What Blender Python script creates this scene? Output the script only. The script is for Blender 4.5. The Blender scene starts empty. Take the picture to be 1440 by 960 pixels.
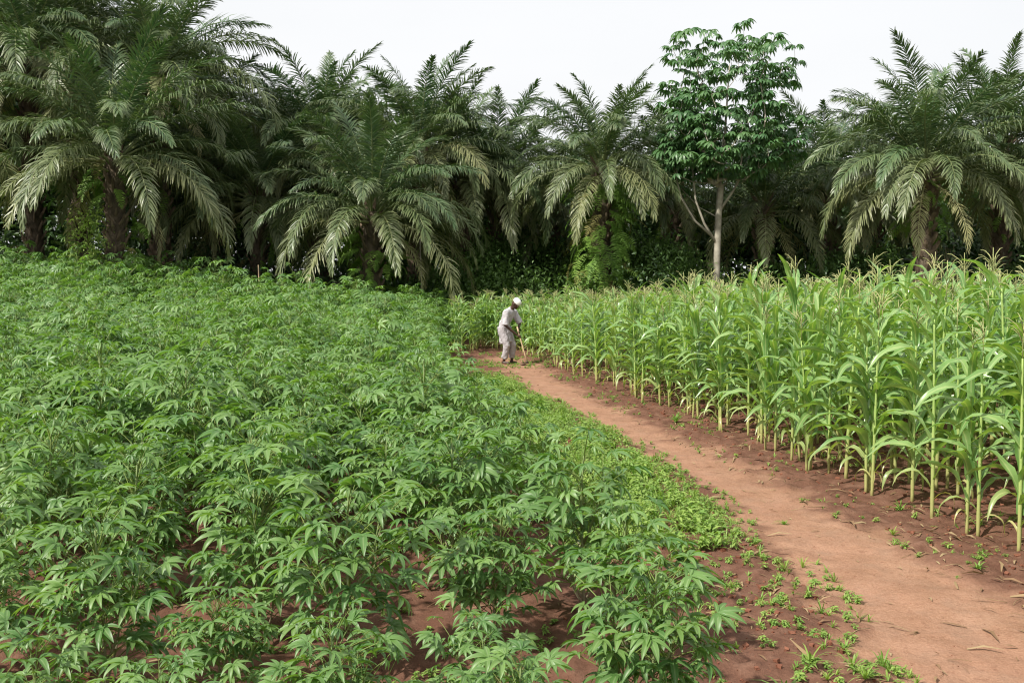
import bpy, math, random
import numpy as np
from mathutils import Vector, Matrix, Quaternion, Euler
R = math.radians
PI = math.pi
C = bpy.context.scene.collection
scene = bpy.context.scene

# ------------------------------------------------------------------ camera, world, sun, exposure
cam_d = bpy.data.cameras.new('camera'); cam = bpy.data.objects.new('camera', cam_d); C.objects.link(cam)
cam.location = (0, 0, 2.12); cam.rotation_euler = (R(90 - 3.62), 0, 0)
cam_d.sensor_width = 36; cam_d.lens = 37.5; cam_d.clip_start = 0.1; cam_d.clip_end = 2000
scene.camera = cam

SUN_EL, SUN_AZ = R(47), R(-128)          # azimuth clockwise from +Y (the view direction)
world = bpy.data.worlds.new('World'); scene.world = world; world.use_nodes = True
wn, wl = world.node_tree.nodes, world.node_tree.links
bg = wn['Background']; bg.inputs['Strength'].default_value = 0.12
sky = wn.new('ShaderNodeTexSky'); sky.sky_type = 'NISHITA'; sky.sun_disc = False
sky.sun_elevation = SUN_EL; sky.sun_rotation = SUN_AZ; sky.dust_density = 6; sky.air_density = 1.0
wm = wn.new('ShaderNodeMix'); wm.data_type = 'RGBA'; wm.inputs['Factor'].default_value = 0.90
wl.new(sky.outputs[0], wm.inputs['A'])                                                           # thin bright overcast with faint cloud
wtc = wn.new('ShaderNodeTexCoord'); wnz = wn.new('ShaderNodeTexNoise'); wnz.inputs['Scale'].default_value = 2.2; wnz.inputs['Detail'].default_value = 5
wmp = wn.new('ShaderNodeMapping'); wmp.inputs['Scale'].default_value = (1, 1, 3.5); wl.new(wtc.outputs['Generated'], wmp.inputs[0]); wl.new(wmp.outputs[0], wnz.inputs['Vector'])
wrp = wn.new('ShaderNodeValToRGB'); wrp.color_ramp.elements[0].position = .35; wrp.color_ramp.elements[1].position = .65
wrp.color_ramp.elements[0].color = (6.4, 6.47, 6.55, 1); wrp.color_ramp.elements[1].color = (6.75, 6.77, 6.82, 1)
wl.new(wnz.outputs['Fac'], wrp.inputs[0]); wl.new(wrp.outputs[0], wm.inputs['B'])
wl.new(wm.outputs['Result'], bg.inputs['Color'])
sun_d = bpy.data.lights.new('sun', 'SUN'); sun_d.energy = 5.0; sun_d.angle = R(1.5); sun_d.color = (1.0, 0.95, 0.86)
sun = bpy.data.objects.new('sun', sun_d); C.objects.link(sun)
sd = Vector((math.sin(SUN_AZ) * math.cos(SUN_EL), math.cos(SUN_AZ) * math.cos(SUN_EL), math.sin(SUN_EL)))
sun.rotation_euler = sd.to_track_quat('Z', 'Y').to_euler()
scene.view_settings.view_transform = 'Standard'; scene.view_settings.look = 'None'
scene.view_settings.exposure = 0.38; scene.view_settings.gamma = 1.0
scene.cycles.filter_width = 1.15; scene.cycles.max_bounces = 6; scene.cycles.transparent_max_bounces = 4

# ------------------------------------------------------------------ bookkeeping helpers
def props(o, label=None, cat=None, group=None, kind=None):
    if label: o['label'] = label
    if cat: o['category'] = cat
    if group: o['group'] = group
    if kind: o['kind'] = kind
    return o
def empty(name, loc=(0, 0, 0), rz=0, sc=1.0):
    o = bpy.data.objects.new(name, None); o.empty_display_size = 0.2; C.objects.link(o)
    o.location = loc; o.rotation_euler = (0, 0, rz); o.scale = (sc,) * 3 if not hasattr(sc, '__len__') else sc
    return o
def link(name, me, parent=None, M=None):
    o = bpy.data.objects.new(name, me); C.objects.link(o)
    if parent is not None: o.parent = parent
    if M is not None: o.matrix_basis = Matrix(M.tolist() if isinstance(M, np.ndarray) else M)
    return o
def dup(root, loc, rz, sc, label=None):
    r = root.copy(); C.objects.link(r); r.location = loc; r.rotation_euler = (tlt.gauss(0, .035), tlt.gauss(0, .035), rz); r.scale = sc if hasattr(sc, '__len__') else (sc,) * 3
    if label: r['label'] = label
    for ch in kids[root.name]:
        c = ch.copy(); C.objects.link(c); c.parent = r
    return r
kids = {}; tlt = random.Random(3)

# ------------------------------------------------------------------ numpy geometry: templates merged by transform
class T:                                                   # V, loops, sizes, rib, dry, tint
    def __init__(s, V, loops, sizes, rib=None, dry=None, tint=None):
        n = len(V); s.V = np.asarray(V, float).reshape(-1, 3); s.l = np.asarray(loops, np.int64); s.s = np.asarray(sizes, np.int64)
        s.rib = np.zeros(n) if rib is None else np.asarray(rib, float) * np.ones(n)
        s.dry = np.zeros(n) if dry is None else np.asarray(dry, float) * np.ones(n)
        s.tint = np.zeros(n) if tint is None else np.asarray(tint, float) * np.ones(n)
    def moved(s, M, tint=None, dry=None):
        V = s.V @ M[:3, :3].T + M[:3, 3]
        return T(V, s.l, s.s, s.rib, s.dry if dry is None else np.clip(s.dry + dry, 0, 1), s.tint if tint is None else s.tint + tint)
def join(ts):
    off = 0; ls = []
    for t in ts: ls.append(t.l + off); off += len(t.V)
    return T(np.concatenate([t.V for t in ts]), np.concatenate(ls), np.concatenate([t.s for t in ts]),
             np.concatenate([t.rib for t in ts]), np.concatenate([t.dry for t in ts]), np.concatenate([t.tint for t in ts]))
def mesh(name, t, mat, smooth=True):
    me = bpy.data.meshes.new(name)
    me.vertices.add(len(t.V)); me.vertices.foreach_set('co', t.V.astype(np.float32).ravel())
    me.loops.add(len(t.l)); me.loops.foreach_set('vertex_index', t.l.astype(np.int32))
    me.polygons.add(len(t.s)); st = np.concatenate([[0], np.cumsum(t.s)[:-1]])
    me.polygons.foreach_set('loop_start', st.astype(np.int32))
    me.polygons.foreach_set('use_smooth', np.full(len(t.s), smooth))
    me.update(calc_edges=True)
    for k, a in (('rib', t.rib), ('dry', t.dry), ('tint', t.tint)):
        at = me.attributes.new(k, 'FLOAT', 'POINT'); at.data.foreach_set('value', a.astype(np.float32))
    if mat is not None: me.materials.append(mat)
    return me
def grid(P, rib=None, wrap=False, **k):                    # P (n, m, 3)
    n, m = P.shape[:2]; i = np.arange(n - 1)[:, None]; mm = m if wrap else m - 1; j = np.arange(mm)[None, :]
    j2 = (j + 1) % m
    q = np.stack([i * m + j + 0 * i, i * m + j2, (i + 1) * m + j2, (i + 1) * m + j + 0 * i], -1).reshape(-1, 4)
    return T(P.reshape(-1, 3), q.ravel(), np.full(len(q), 4), None if rib is None else np.broadcast_to(rib, (n, m)).ravel(), **k)
def unit(v): v = np.asarray(v, float); return v / (np.linalg.norm(v, axis=-1, keepdims=True) + 1e-9)
def leaf(P, side, W, fold=0.25, **k):                      # centreline P (n,3), side vectors, half widths; three columns with folded midrib
    P = np.asarray(P, float); n = len(P); tg = unit(np.gradient(P, axis=0)); side = np.broadcast_to(side, (n, 3))
    side = unit(side - (side * tg).sum(1, keepdims=True) * tg); nr = unit(np.cross(tg, side)); nr = nr * np.sign(nr[:, 2:3] + 1e-6)
    W = np.asarray(W)[:, None]
    return grid(np.stack([P - side * W + nr * W * fold, P, P + side * W + nr * W * fold], 1), rib=np.array([0, 1, 0.0])[None, :], **k)
def strip(P, side, W, **k):
    P = np.asarray(P, float); W = np.asarray(W)[:, None]
    return grid(np.stack([P - side * W, P + side * W], 1), **k)
def tube(P, rad, m=6, cap=True, noise=0, rng=None, **k):
    P = np.asarray(P, float); n = len(P); rad = np.broadcast_to(np.asarray(rad, float), (n,)) if np.ndim(rad) < 2 else np.asarray(rad)
    tg = unit(np.gradient(P, axis=0)); ref = np.array([1.0, 0, 0]) if abs(tg[:, 0]).mean() < 0.8 else np.array([0, 1.0, 0])
    a = unit(np.cross(tg, ref)); b = np.cross(tg, a); th = np.linspace(0, 2 * PI, m, endpoint=False)
    if rad.ndim == 1: rr = rad[:, None] * np.ones(m); rb = rr
    else: rr = rad[:, 0:1] * np.ones(m); rb = rad[:, 1:2] * np.ones(m)
    if noise: 
        f = 1 + noise * rng.standard_normal((n, m)); rr = rr * f; rb = rb * f
    V = P[:, None] + a[:, None] * (rr * np.cos(th))[..., None] + b[:, None] * (rb * np.sin(th))[..., None]
    g = grid(V, wrap=True, **k)
    if cap:
        l = np.concatenate([g.l, np.arange(m)[::-1], (n - 1) * m + np.arange(m)]); s = np.concatenate([g.s, [m, m]])
        g = T(g.V, l, s, g.rib, g.dry, g.tint)
    return g
def blob(c, r, nu=12, nv=8, rot=None):                     # closed ellipsoid
    u = np.linspace(0, 2 * PI, nu, endpoint=False); v = np.linspace(0.15, PI - 0.15, nv)
    V = np.stack([np.outer(np.sin(v), np.cos(u)), np.outer(np.sin(v), np.sin(u)), np.outer(np.cos(v), np.ones(nu))], -1) * np.array(r)
    if rot is not None: V = V @ np.array(rot).T
    g = grid(V + np.array(c), wrap=True)
    return T(g.V, np.concatenate([g.l, np.arange(nu), ((nv - 1) * nu + np.arange(nu))[::-1]]), np.concatenate([g.s, [nu, nu]]))
def mat4(loc, rot=(0, 0, 0), sc=1.0):
    M = Euler(rot).to_matrix().to_4x4(); M = Matrix.Translation(loc) @ M @ Matrix.Diagonal((sc, sc, sc, 1) if not hasattr(sc, '__len__') else (*sc, 1))
    return np.array(M)

_tab = np.random.default_rng(5).random((256, 256))
def vn(x, y, f=1.0, o=0):                                  # smooth value noise, 0..1
    x = np.asarray(x, float) * f + 37.3 + o * 17.7; y = np.asarray(y, float) * f + 11.9 + o * 31.1
    xi = np.floor(x).astype(int); yi = np.floor(y).astype(int); fx = x - xi; fy = y - yi
    fx = fx * fx * (3 - 2 * fx); fy = fy * fy * (3 - 2 * fy)
    g = lambda a, b: _tab[a % 256, b % 256]
    return (g(xi, yi) * (1 - fx) + g(xi + 1, yi) * fx) * (1 - fy) + (g(xi, yi + 1) * (1 - fx) + g(xi + 1, yi + 1) * fx) * fy
def sst(a, b, x): t = np.clip((np.asarray(x, float) - a) / (b - a), 0, 1); return t * t * (3 - 2 * t)

# ------------------------------------------------------------------ lie of the land (metres; the camera stands at the origin looking along +Y)
_pl = np.array([(0, 2.2), (4.2, 2.05), (5.7, 1.95), (7, 2.08), (8.5, 2.05), (10.5, 1.85), (13.5, 1.5), (16.5, 0.95), (20, .22), (23, -.1), (25.4, -.45), (27, -.6), (28, -.3)])
_pr = np.array([(0, 4.2), (4.2, 3.7), (6.9, 3.3), (9.8, 2.85), (12, 2.42), (15.5, 1.9), (18.7, 1.3), (22, .95), (25.4, .55), (27, .2), (28, -.1)])
def pathL(y): return np.interp(y, _pl[:, 0], _pl[:, 1])
def pathR(y): return np.interp(y, _pr[:, 0], _pr[:, 1])
_mz = np.array([(0, 5.0), (5, 4.7), (8.4, 4.0), (9.6, 3.75), (11.6, 3.3), (14, 2.95), (17, 2.5), (20, 1.95), (24, 1.25), (27.5, .75), (29, .35), (30, -1.6)])
def maizeX(y): return np.interp(y, _mz[:, 0], _mz[:, 1])
_cs = np.array([(0, .85), (6, .8), (8, .55), (10, .2), (13, -.25), (16, -.85), (20, -1.35), (24, -1.7), (29, -1.85), (34, -2.1)])
def cassX(y): return np.interp(y, _cs[:, 0], _cs[:, 1])
def pmask(x, y):
    w = 0.40 * (vn(x, y, 1.7, 3) - .5) + 0.34 * (vn(x, y, 5.1, 4) - .5) + .16 * (vn(x, y, 13, 7) - .5)
    return sst(-.22, .16, x - pathL(y) + w) * sst(-.28, .22, pathR(y) - x + w) * (y < 28)
def H(x, y):
    x = np.asarray(x, float); y = np.asarray(y, float)
    base = .75 * sst(-3, -15, x) * sst(14, 31, y) + .05 * (vn(x, y, .25) - .5)
    p = pmask(x, y)
    cas = sst(.9, .3, x - cassX(y))
    rough = (.10 * (vn(x, y, .9, 1) - .5) + .07 * (vn(x, y, 2.7, 2) - .5)) * (.45 + .75 * cas) + .055 * (vn(x, y, 7, 5) - .5) + .032 * (vn(x, y, 17, 6) - .5)
    fine = .014 * (vn(x, y, 11, 8) - .5) + .03 * (vn(x, y, 2.6, 9) - .5) + .010 * (vn(x, y, 5.5, 13) - .5)
    near = sst(60, 40, y)
    return base + near * (rough * (1 - p) + p * (fine - .03))

# ------------------------------------------------------------------ materials
def nmat(name):
    m = bpy.data.materials.new(name); m.use_nodes = True; nt = m.node_tree; return m, nt.nodes, nt.links, nt.nodes['Principled BSDF'], nt.nodes['Material Output']
def attr(n, name):
    a = n.new('ShaderNodeAttribute'); a.attribute_name = name; return a.outputs['Fac']
def mixc(n, l, f, a, b, bt='MIX'):
    x = n.new('ShaderNodeMix'); x.data_type = 'RGBA'; x.blend_type = bt
    for s, v in (('Factor', f), ('A', a), ('B', b)):
        if hasattr(v, 'is_linked') or hasattr(v, 'links'): l.new(v, x.inputs[s])
        elif s == 'Factor': x.inputs[s].default_value = v
        else: x.inputs[s].default_value = (*v, 1)
    return x.outputs['Result']
def mth(n, l, op, a, b=None, clamp=False):
    x = n.new('ShaderNodeMath'); x.operation = op; x.use_clamp = clamp
    for i, v in enumerate((a, b)):
        if v is None: continue
        if hasattr(v, 'links'): l.new(v, x.inputs[i])
        else: x.inputs[i].default_value = v
    return x.outputs[0]
def noise(n, l, scale, detail=3, vec=None, rough=.55):
    t = n.new('ShaderNodeTexNoise'); t.inputs['Scale'].default_value = scale; t.inputs['Detail'].default_value = detail; t.inputs['Roughness'].default_value = rough
    if vec is None:
        g = n.new('ShaderNodeNewGeometry'); vec = g.outputs['Position']
    l.new(vec, t.inputs['Vector']); return t.outputs['Fac']
def ramp(n, l, f, stops):
    r = n.new('ShaderNodeValToRGB'); e = r.color_ramp.elements
    while len(e) < len(stops): e.new(.5)
    for k, (p, c) in zip(e, stops): k.position = p; k.color = (*c, 1)
    l.new(f, r.inputs[0]); return r.outputs[0]
def foliage(name, c0, c1, ribc, dryc, rough=.45, trans=.28, spec=.5, tcol=None, patch=.5, back=None):
    m, n, l, b, out = nmat(name)
    oi = n.new('ShaderNodeObjectInfo')
    f = mth(n, l, 'FRACT', mth(n, l, 'ADD', attr(n, 'tint'), oi.outputs['Random']))
    col = mixc(n, l, f, c0, c1)
    nz = noise(n, l, 6, 2)
    col = mixc(n, l, mth(n, l, 'MULTIPLY', nz, patch), col, tuple(min(1, x * .62) for x in c0))
    rb = mth(n, l, 'POWER', attr(n, 'rib'), 7)
    col = mixc(n, l, mth(n, l, 'MULTIPLY', rb, .75), col, ribc)
    col = mixc(n, l, attr(n, 'dry'), col, dryc)
    if back:
        g = n.new('ShaderNodeNewGeometry'); col = mixc(n, l, mth(n, l, 'MULTIPLY', g.outputs['Backfacing'], .0), col, back)
    l.new(col, b.inputs['Base Color']); b.inputs['Roughness'].default_value = rough; b.inputs['Specular IOR Level'].default_value = spec
    tr = n.new('ShaderNodeBsdfTranslucent')
    l.new(mixc(n, l, 1.0, col, tcol or (1.3, 1.5, .55), 'MULTIPLY'), tr.inputs['Color'])
    mx = n.new('ShaderNodeMixShader'); mx.inputs[0].default_value = trans
    l.new(b.outputs[0], mx.inputs[1]); l.new(tr.outputs[0], mx.inputs[2]); l.new(mx.outputs[0], out.inputs[0])
    return m
def plain(name, c0, c1, scale=8, rough=.8, bump=0.3, bscale=40, spec=.3, useDry=None, bdist=.01):
    m, n, l, b, out = nmat(name)
    tc = n.new('ShaderNodeTexCoord'); v = tc.outputs['Object']
    f = ramp(n, l, noise(n, l, scale, 5, v), [(.3, (0, 0, 0)), (.7, (1, 1, 1))])
    col = mixc(n, l, f, c0, c1)
    if useDry: col = mixc(n, l, attr(n, 'dry'), col, useDry)
    l.new(col, b.inputs['Base Color']); b.inputs['Roughness'].default_value = rough; b.inputs['Specular IOR Level'].default_value = spec
    if bump:
        bp = n.new('ShaderNodeBump'); bp.inputs['Strength'].default_value = bump; bp.inputs['Distance'].default_value = bdist
        l.new(noise(n, l, bscale, 4, v), bp.inputs['Height']); l.new(bp.outputs[0], b.inputs['Normal'])
    return m
def soil_mat():
    m, n, l, b, out = nmat('red_soil')
    p = attr(n, 'dry')                                     # 1 on the trodden path
    big = noise(n, l, 1.1, 4); mid = noise(n, l, 7, 5, rough=.65); fin = noise(n, l, 60, 4, rough=.7)
    soil = ramp(n, l, mid, [(.25, (.095, .047, .031)), (.5, (.165, .086, .058)), (.75, (.245, .140, .098))])
    soil = mixc(n, l, mth(n, l, 'MULTIPLY', big, .5), soil, (.120, .048, .030))
    path = ramp(n, l, noise(n, l, 2.6, 6, rough=.6), [(.25, (.265, .142, .086)), (.5, (.335, .188, .119)), (.75, (.405, .246, .165))])
    path = mixc(n, l, mth(n, l, 'MULTIPLY', ramp(n, l, fin, [(.45, (0, 0, 0)), (.72, (1, 1, 1))]), .35), path, (.40, .25, .185))
    path = mixc(n, l, mth(n, l, 'MULTIPLY', ramp(n, l, noise(n, l, 1.3, 3), [(.45, (0, 0, 0)), (.65, (1, 1, 1))]), .45), path, (.33, .178, .118))
    path = mixc(n, l, mth(n, l, 'MULTIPLY', ramp(n, l, noise(n, l, 22, 5, rough=.7), [(.52, (0, 0, 0)), (.66, (1, 1, 1))]), .45), path, (.19, .086, .054))
    path = mixc(n, l, mth(n, l, 'MULTIPLY', ramp(n, l, noise(n, l, 4.3, 4, rough=.6), [(.50, (0, 0, 0)), (.70, (1, 1, 1))]), .45), path, (.285, .180, .125))
    col = mixc(n, l, p, soil, path)
    col = mixc(n, l, .35, col, mixc(n, l, ramp(n, l, fin, [(.3, (0, 0, 0)), (.7, (1, 1, 1))]), tuple([.35] * 3), tuple([1.0] * 3)), 'MULTIPLY')
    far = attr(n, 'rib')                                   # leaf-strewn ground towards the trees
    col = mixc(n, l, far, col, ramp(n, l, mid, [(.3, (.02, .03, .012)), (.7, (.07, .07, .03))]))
    l.new(col, b.inputs['Base Color']); b.inputs['Roughness'].default_value = .95; b.inputs['Specular IOR Level'].default_value = .12
    hs = mth(n, l, 'ADD', mth(n, l, 'MULTIPLY', mid, .6), mth(n, l, 'MULTIPLY', fin, .25))
    bp = n.new('ShaderNodeBump'); bp.inputs['Distance'].default_value = .05
    l.new(mth(n, l, 'SUBTRACT', .85, mth(n, l, 'MULTIPLY', p, .15)), bp.inputs['Strength'])
    l.new(hs, bp.inputs['Height']); l.new(bp.outputs[0], b.inputs['Normal'])
    return m
M_soil = soil_mat()
M_cass = foliage('cassava_leaf', (.080, .188, .046), (.195, .325, .086), (.27, .37, .17), (.36, .36, .07), rough=.45, trans=.32, spec=.55, tcol=(1.5, 1.65, .45))
M_cstem = plain('cassava_stem', (.20, .27, .10), (.13, .17, .06), 14, .6, .2, useDry=(.33, .27, .19))
M_maize = foliage('maize_leaf', (.150, .300, .085), (.270, .415, .140), (.48, .56, .26), (.50, .46, .20), rough=.33, trans=.34, spec=.75, tcol=(1.45, 1.5, .45), patch=.35)
M_mstalk = plain('maize_stalk', (.25, .37, .10), (.34, .43, .14), 12, .55, .1, useDry=(.36, .31, .13))
M_tassel = plain('maize_tassel', (.40, .38, .18), (.31, .35, .14), 30, .8, .1)
M_palm = foliage('palm_leaflet', (.030, .086, .036), (.064, .142, .054), (.18, .24, .09), (.36, .345, .165), rough=.42, trans=.18, spec=.5)
M_ptrunk = plain('palm_trunk', (.060, .048, .036), (.16, .125, .090), 5, .95, .8, 25, .1, bdist=.05)
M_stub = plain('palm_frond_base', (.10, .075, .050), (.24, .18, .13), 6, .9, .4, 30, .1)
M_fern = foliage('fern_leaf', (.13, .255, .042), (.270, .420, .085), (.15, .24, .06), (.24, .19, .08), rough=.5, trans=.3, spec=.4)
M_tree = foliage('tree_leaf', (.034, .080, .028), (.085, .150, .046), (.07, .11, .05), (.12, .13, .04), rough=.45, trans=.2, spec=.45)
M_umb = foliage('umbrella_leaf', (.055, .145, .050), (.120, .225, .080), (.12, .20, .10), (.2, .2, .06), rough=.42, trans=.22, spec=.5)
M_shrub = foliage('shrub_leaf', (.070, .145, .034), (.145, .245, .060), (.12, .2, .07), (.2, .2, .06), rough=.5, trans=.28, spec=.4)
M_weed = foliage('weed_leaf', (.165, .300, .055), (.320, .430, .095), (.3, .42, .14), (.40, .37, .16), rough=.5, trans=.32, spec=.4)
M_bark = plain('pale_bark', (.20, .18, .14), (.40, .37, .30), 5, .9, .4, 30, .15)
M_dbark = plain('dark_bark', (.06, .05, .035), (.14, .115, .085), 5, .95, .5, 30, .1)
M_litter = foliage('dry_leaf', (.26, .175, .095), (.40, .31, .18), (.45, .36, .22), (.2, .12, .07), rough=.85, trans=.1, spec=.1)
M_clod = plain('soil_clod', (.13, .048, .029), (.25, .11, .07), 9, .95, .6, 50, .1)
M_skin = plain('dark_skin', (.045, .022, .014), (.065, .033, .021), 10, .5, .05, spec=.4)
M_cloth = plain('grey_cotton', (.40, .38, .40), (.50, .475, .49), 7, .9, .5, 14, .1, bdist=.03)
M_cloth2 = plain('grey_trouser_cotton', (.33, .305, .32), (.43, .40, .41), 7, .9, .5, 14, .1, bdist=.03)
M_cap = plain('white_cap_cotton', (.80, .79, .76), (.70, .69, .66), 20, .9, .4, 90, .1)
M_wood = plain('worn_wood', (.42, .29, .17), (.55, .41, .26), 20, .6, .2, 60)
M_iron = plain('dark_iron', (.04, .03, .028), (.10, .06, .045), 20, .6, .3, 60)

# ------------------------------------------------------------------ ground sheet and path
def axis(segs):
    out = []
    for a, b, s0, s1 in segs:
        n = max(2, int(round((b - a) / ((s0 + s1) / 2)))); t = np.linspace(0, 1, n, endpoint=False)
        out.append(a + (b - a) * (t * s0 + t * t * (s1 - s0) / 2) / ((s0 + s1) / 2))
    return np.concatenate(out + [[segs[-1][1]]])
xs = axis([(-900, -60, 120, 12), (-60, -12, 5, .5), (-12, -3.5, .25, .06), (-3.5, 5, .036, .036), (5, 14, .07, .4), (14, 60, .5, 5), (60, 900, 12, 120)])
ys = axis([(-300, 0, 40, 2), (0, 4, .5, .05), (4, 12, .036, .045), (12, 30, .045, .13), (30, 60, .15, 2), (60, 1500, 10, 200)])
X, Y = np.meshgrid(xs, ys, indexing='xy'); Z = H(X, Y)
g = grid(np.stack([X, Y, Z], -1)[:, ::1])
pm = pmask(X, Y)
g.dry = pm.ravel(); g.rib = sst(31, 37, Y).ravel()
q = g.l.reshape(-1, 4); cx = g.V[q].mean(1)
inp = (pmask(cx[:, 0], cx[:, 1]) > .5)
def sub(t, sel):
    qq = t.l.reshape(-1, 4)[sel]; u, inv = np.unique(qq.ravel(), return_inverse=True)
    return T(t.V[u], inv, np.full(len(qq), 4), t.rib[u], t.dry[u], t.tint[u])
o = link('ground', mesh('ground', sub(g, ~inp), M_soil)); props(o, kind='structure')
o = link('path', mesh('path', sub(g, inp), M_soil)); props(o, kind='structure')

# ------------------------------------------------------------------ cassava
def cassava_leaf(rng, hi=True, young=0.0):
    Lp = rng.uniform(.20, .33) * (1 - .5 * young); e0 = R(rng.uniform(34, 56)); e1 = e0 - R(rng.uniform(12, 26)); n = 4 if hi else 3
    t = np.linspace(0, 1, n); e = e0 + (e1 - e0) * t; step = Lp / (n - 1)
    P = np.zeros((n, 3))
    for i in range(1, n): P[i] = P[i - 1] + step * np.array([math.cos(e[i]), 0, math.sin(e[i])])
    ts = [tube(P, np.linspace(.0036, .0024, n), 3, cap=False, dry=.35)]
    tip = P[-1]; nl = rng.choice([5, 7, 7, 7]); span = R(rng.uniform(105, 128)); roll = R(rng.uniform(-22, 22)); tilt = R(rng.uniform(-14, 14)) - young * .5
    base_L = rng.uniform(.118, .158) * (1 - .35 * young)
    for a in np.linspace(-span, span, nl):
        a += R(rng.uniform(-6, 6)); L = base_L * (.58 + .42 * math.cos(a * .75)) * rng.uniform(.92, 1.06)
        ns = 6 if hi else 4; s = np.linspace(0, 1, ns)
        d0 = R(rng.uniform(10, 30)) - young * .9; d1 = -R(rng.uniform(28, 56)) - young * .5; el = d0 + (d1 - d0) * s
        Q = np.zeros((ns, 3)); dr = np.array([math.cos(a), math.sin(a), 0.])
        for i in range(1, ns): Q[i] = Q[i - 1] + L / (ns - 1) * (dr * math.cos(el[i]) + np.array([0, 0, math.sin(el[i])]))
        wmax = L * rng.uniform(.115, .150); W = wmax * np.sin(PI * np.clip(s, 0, 1) ** .72) ** .85; W[0] = .0016; W[-1] = .0012
        ts.append(leaf(Q, np.array([-math.sin(a), math.cos(a), 0.]), W, fold=rng.uniform(.25, .75)))
    t = join(ts[1:]); M = mat4(tip, (roll, -tilt, 0)); t = t.moved(M)
    return join([ts[0], t])
rng = np.random.default_rng(11)
NL = 14
cl_hi = [cassava_leaf(rng, True, 0 if i < 11 else .8) for i in range(NL)]
cl_lo = [cassava_leaf(rng, False, 0 if i < 11 else .8) for i in range(NL)]
cl_me = [mesh('cassava_leaf', t, M_cass) for t in cl_hi]
cl_yel = []
for i in range(2):
    t = cl_hi[i]; cl_yel.append(mesh('cassava_leaf_yellow', T(t.V, t.l, t.s, t.rib, np.full(len(t.V), .75), t.tint), M_cass))
def cassava_plan(rng, bushy=1.0):
    """stems and leaf placements for a plant 1 m tall"""
    stems = []; leaves = []; ga = 2.39996; k = rng.uniform(0, 6)
    def shoot(P0, az, lean, L, n, r0, start, lowbig=1.0):
        nonlocal k
        m = 7; t = np.linspace(0, 1, m); d = np.array([math.cos(az), math.sin(az)]); P = np.zeros((m, 3)); P[0] = P0
        for i in range(1, m):
            le = lean * (1 - .75 * t[i]); P[i] = P[i - 1] + L / (m - 1) * np.array([d[0] * math.sin(le), d[1] * math.sin(le), math.cos(le)]) + rng.normal(0, .006, 3)
        stems.append(tube(P, np.linspace(r0, r0 * .38, m), 5, dry=np.repeat(np.clip(1 - 1.6 * (P[:, 2]), 0, 1), 5)))
        for j in range(n):
            f = start + (1 - start) * (j + .5) / n; p = np.array([np.interp(f, t, P[:, i]) for i in range(3)])
            top = f > .93; v = int(rng.integers(11, NL)) if top else int(rng.integers(0, 11))
            az2 = k * ga; k += 1
            size = (.75 if top else 1.0) * rng.uniform(.82, 1.18) * (1.1 - .25 * abs(f - .6)) * lowbig
            pitch = R(rng.normal(16 - 30 * f, 8))        # + tips downward
            leaves.append((v, mat4(p, (rng.normal(0, .18), pitch, az2), size), rng.random()))
    shoot(np.array([0, 0, -.05]), rng.uniform(0, 6), R(rng.uniform(0, 7)), 1.0, int(48 * bushy), .0125, .12)
    for b in range(int(round(rng.uniform(5, 7) * bushy))):
        z = rng.uniform(.0, .4); az = b * 1.35 + rng.uniform(-.5, .5)
        shoot(np.array([0, 0, z]), az, R(rng.uniform(32, 64)), rng.uniform(.36, .58) * (1.05 - .3 * z), int(rng.integers(10, 15)), .0085, .25, .98)
    return join(stems), leaves
NP = 8
plans = [cassava_plan(np.random.default_rng(100 + i), [1, 1.1, .95, 1.05, 1, .9, 1.1, 1][i]) for i in range(NP)]
stem_me = [mesh('cassava_stem', p[0], M_cstem) for p in plans]
fol_t = [join([cl_lo[v].moved(M, tint) for v, M, tint in p[1]]) for p in plans]
fol_me = [mesh('cassava_foliage', t, M_cass) for t in fol_t]
G_CAS = 'cassava plants in the field left of the path'
def cassava_near(i):
    e = empty('cassava_plant'); props(e, 'x', 'cassava plant', G_CAS); ch = [link('stem', stem_me[i], e)]
    r = random.Random(i)
    for v, M, tint in plans[i][1]:
        me = r.choice(cl_yel) if r.random() < .0008 else cl_me[v]
        ch.append(link('leaf', me, e, M))
    kids[e.name] = ch; return e
def cassava_far(i):
    e = empty('cassava_plant'); props(e, 'x', 'cassava plant', G_CAS)
    ch = [link('stem', stem_me[i], e), props(link('foliage', fol_me[i], e), kind='stuff')]
    kids[e.name] = ch; return e
rs = random.Random(4)
def cas_h(x, y):
    return float(np.interp(y, [4, 6, 9, 13, 20, 30, 34], [.84, .98, 1.06, 1.14, 1.28, 1.5, 1.6]) * (1 + .18 * sst(-4, -13, x) * sst(18, 30, y)))
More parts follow.
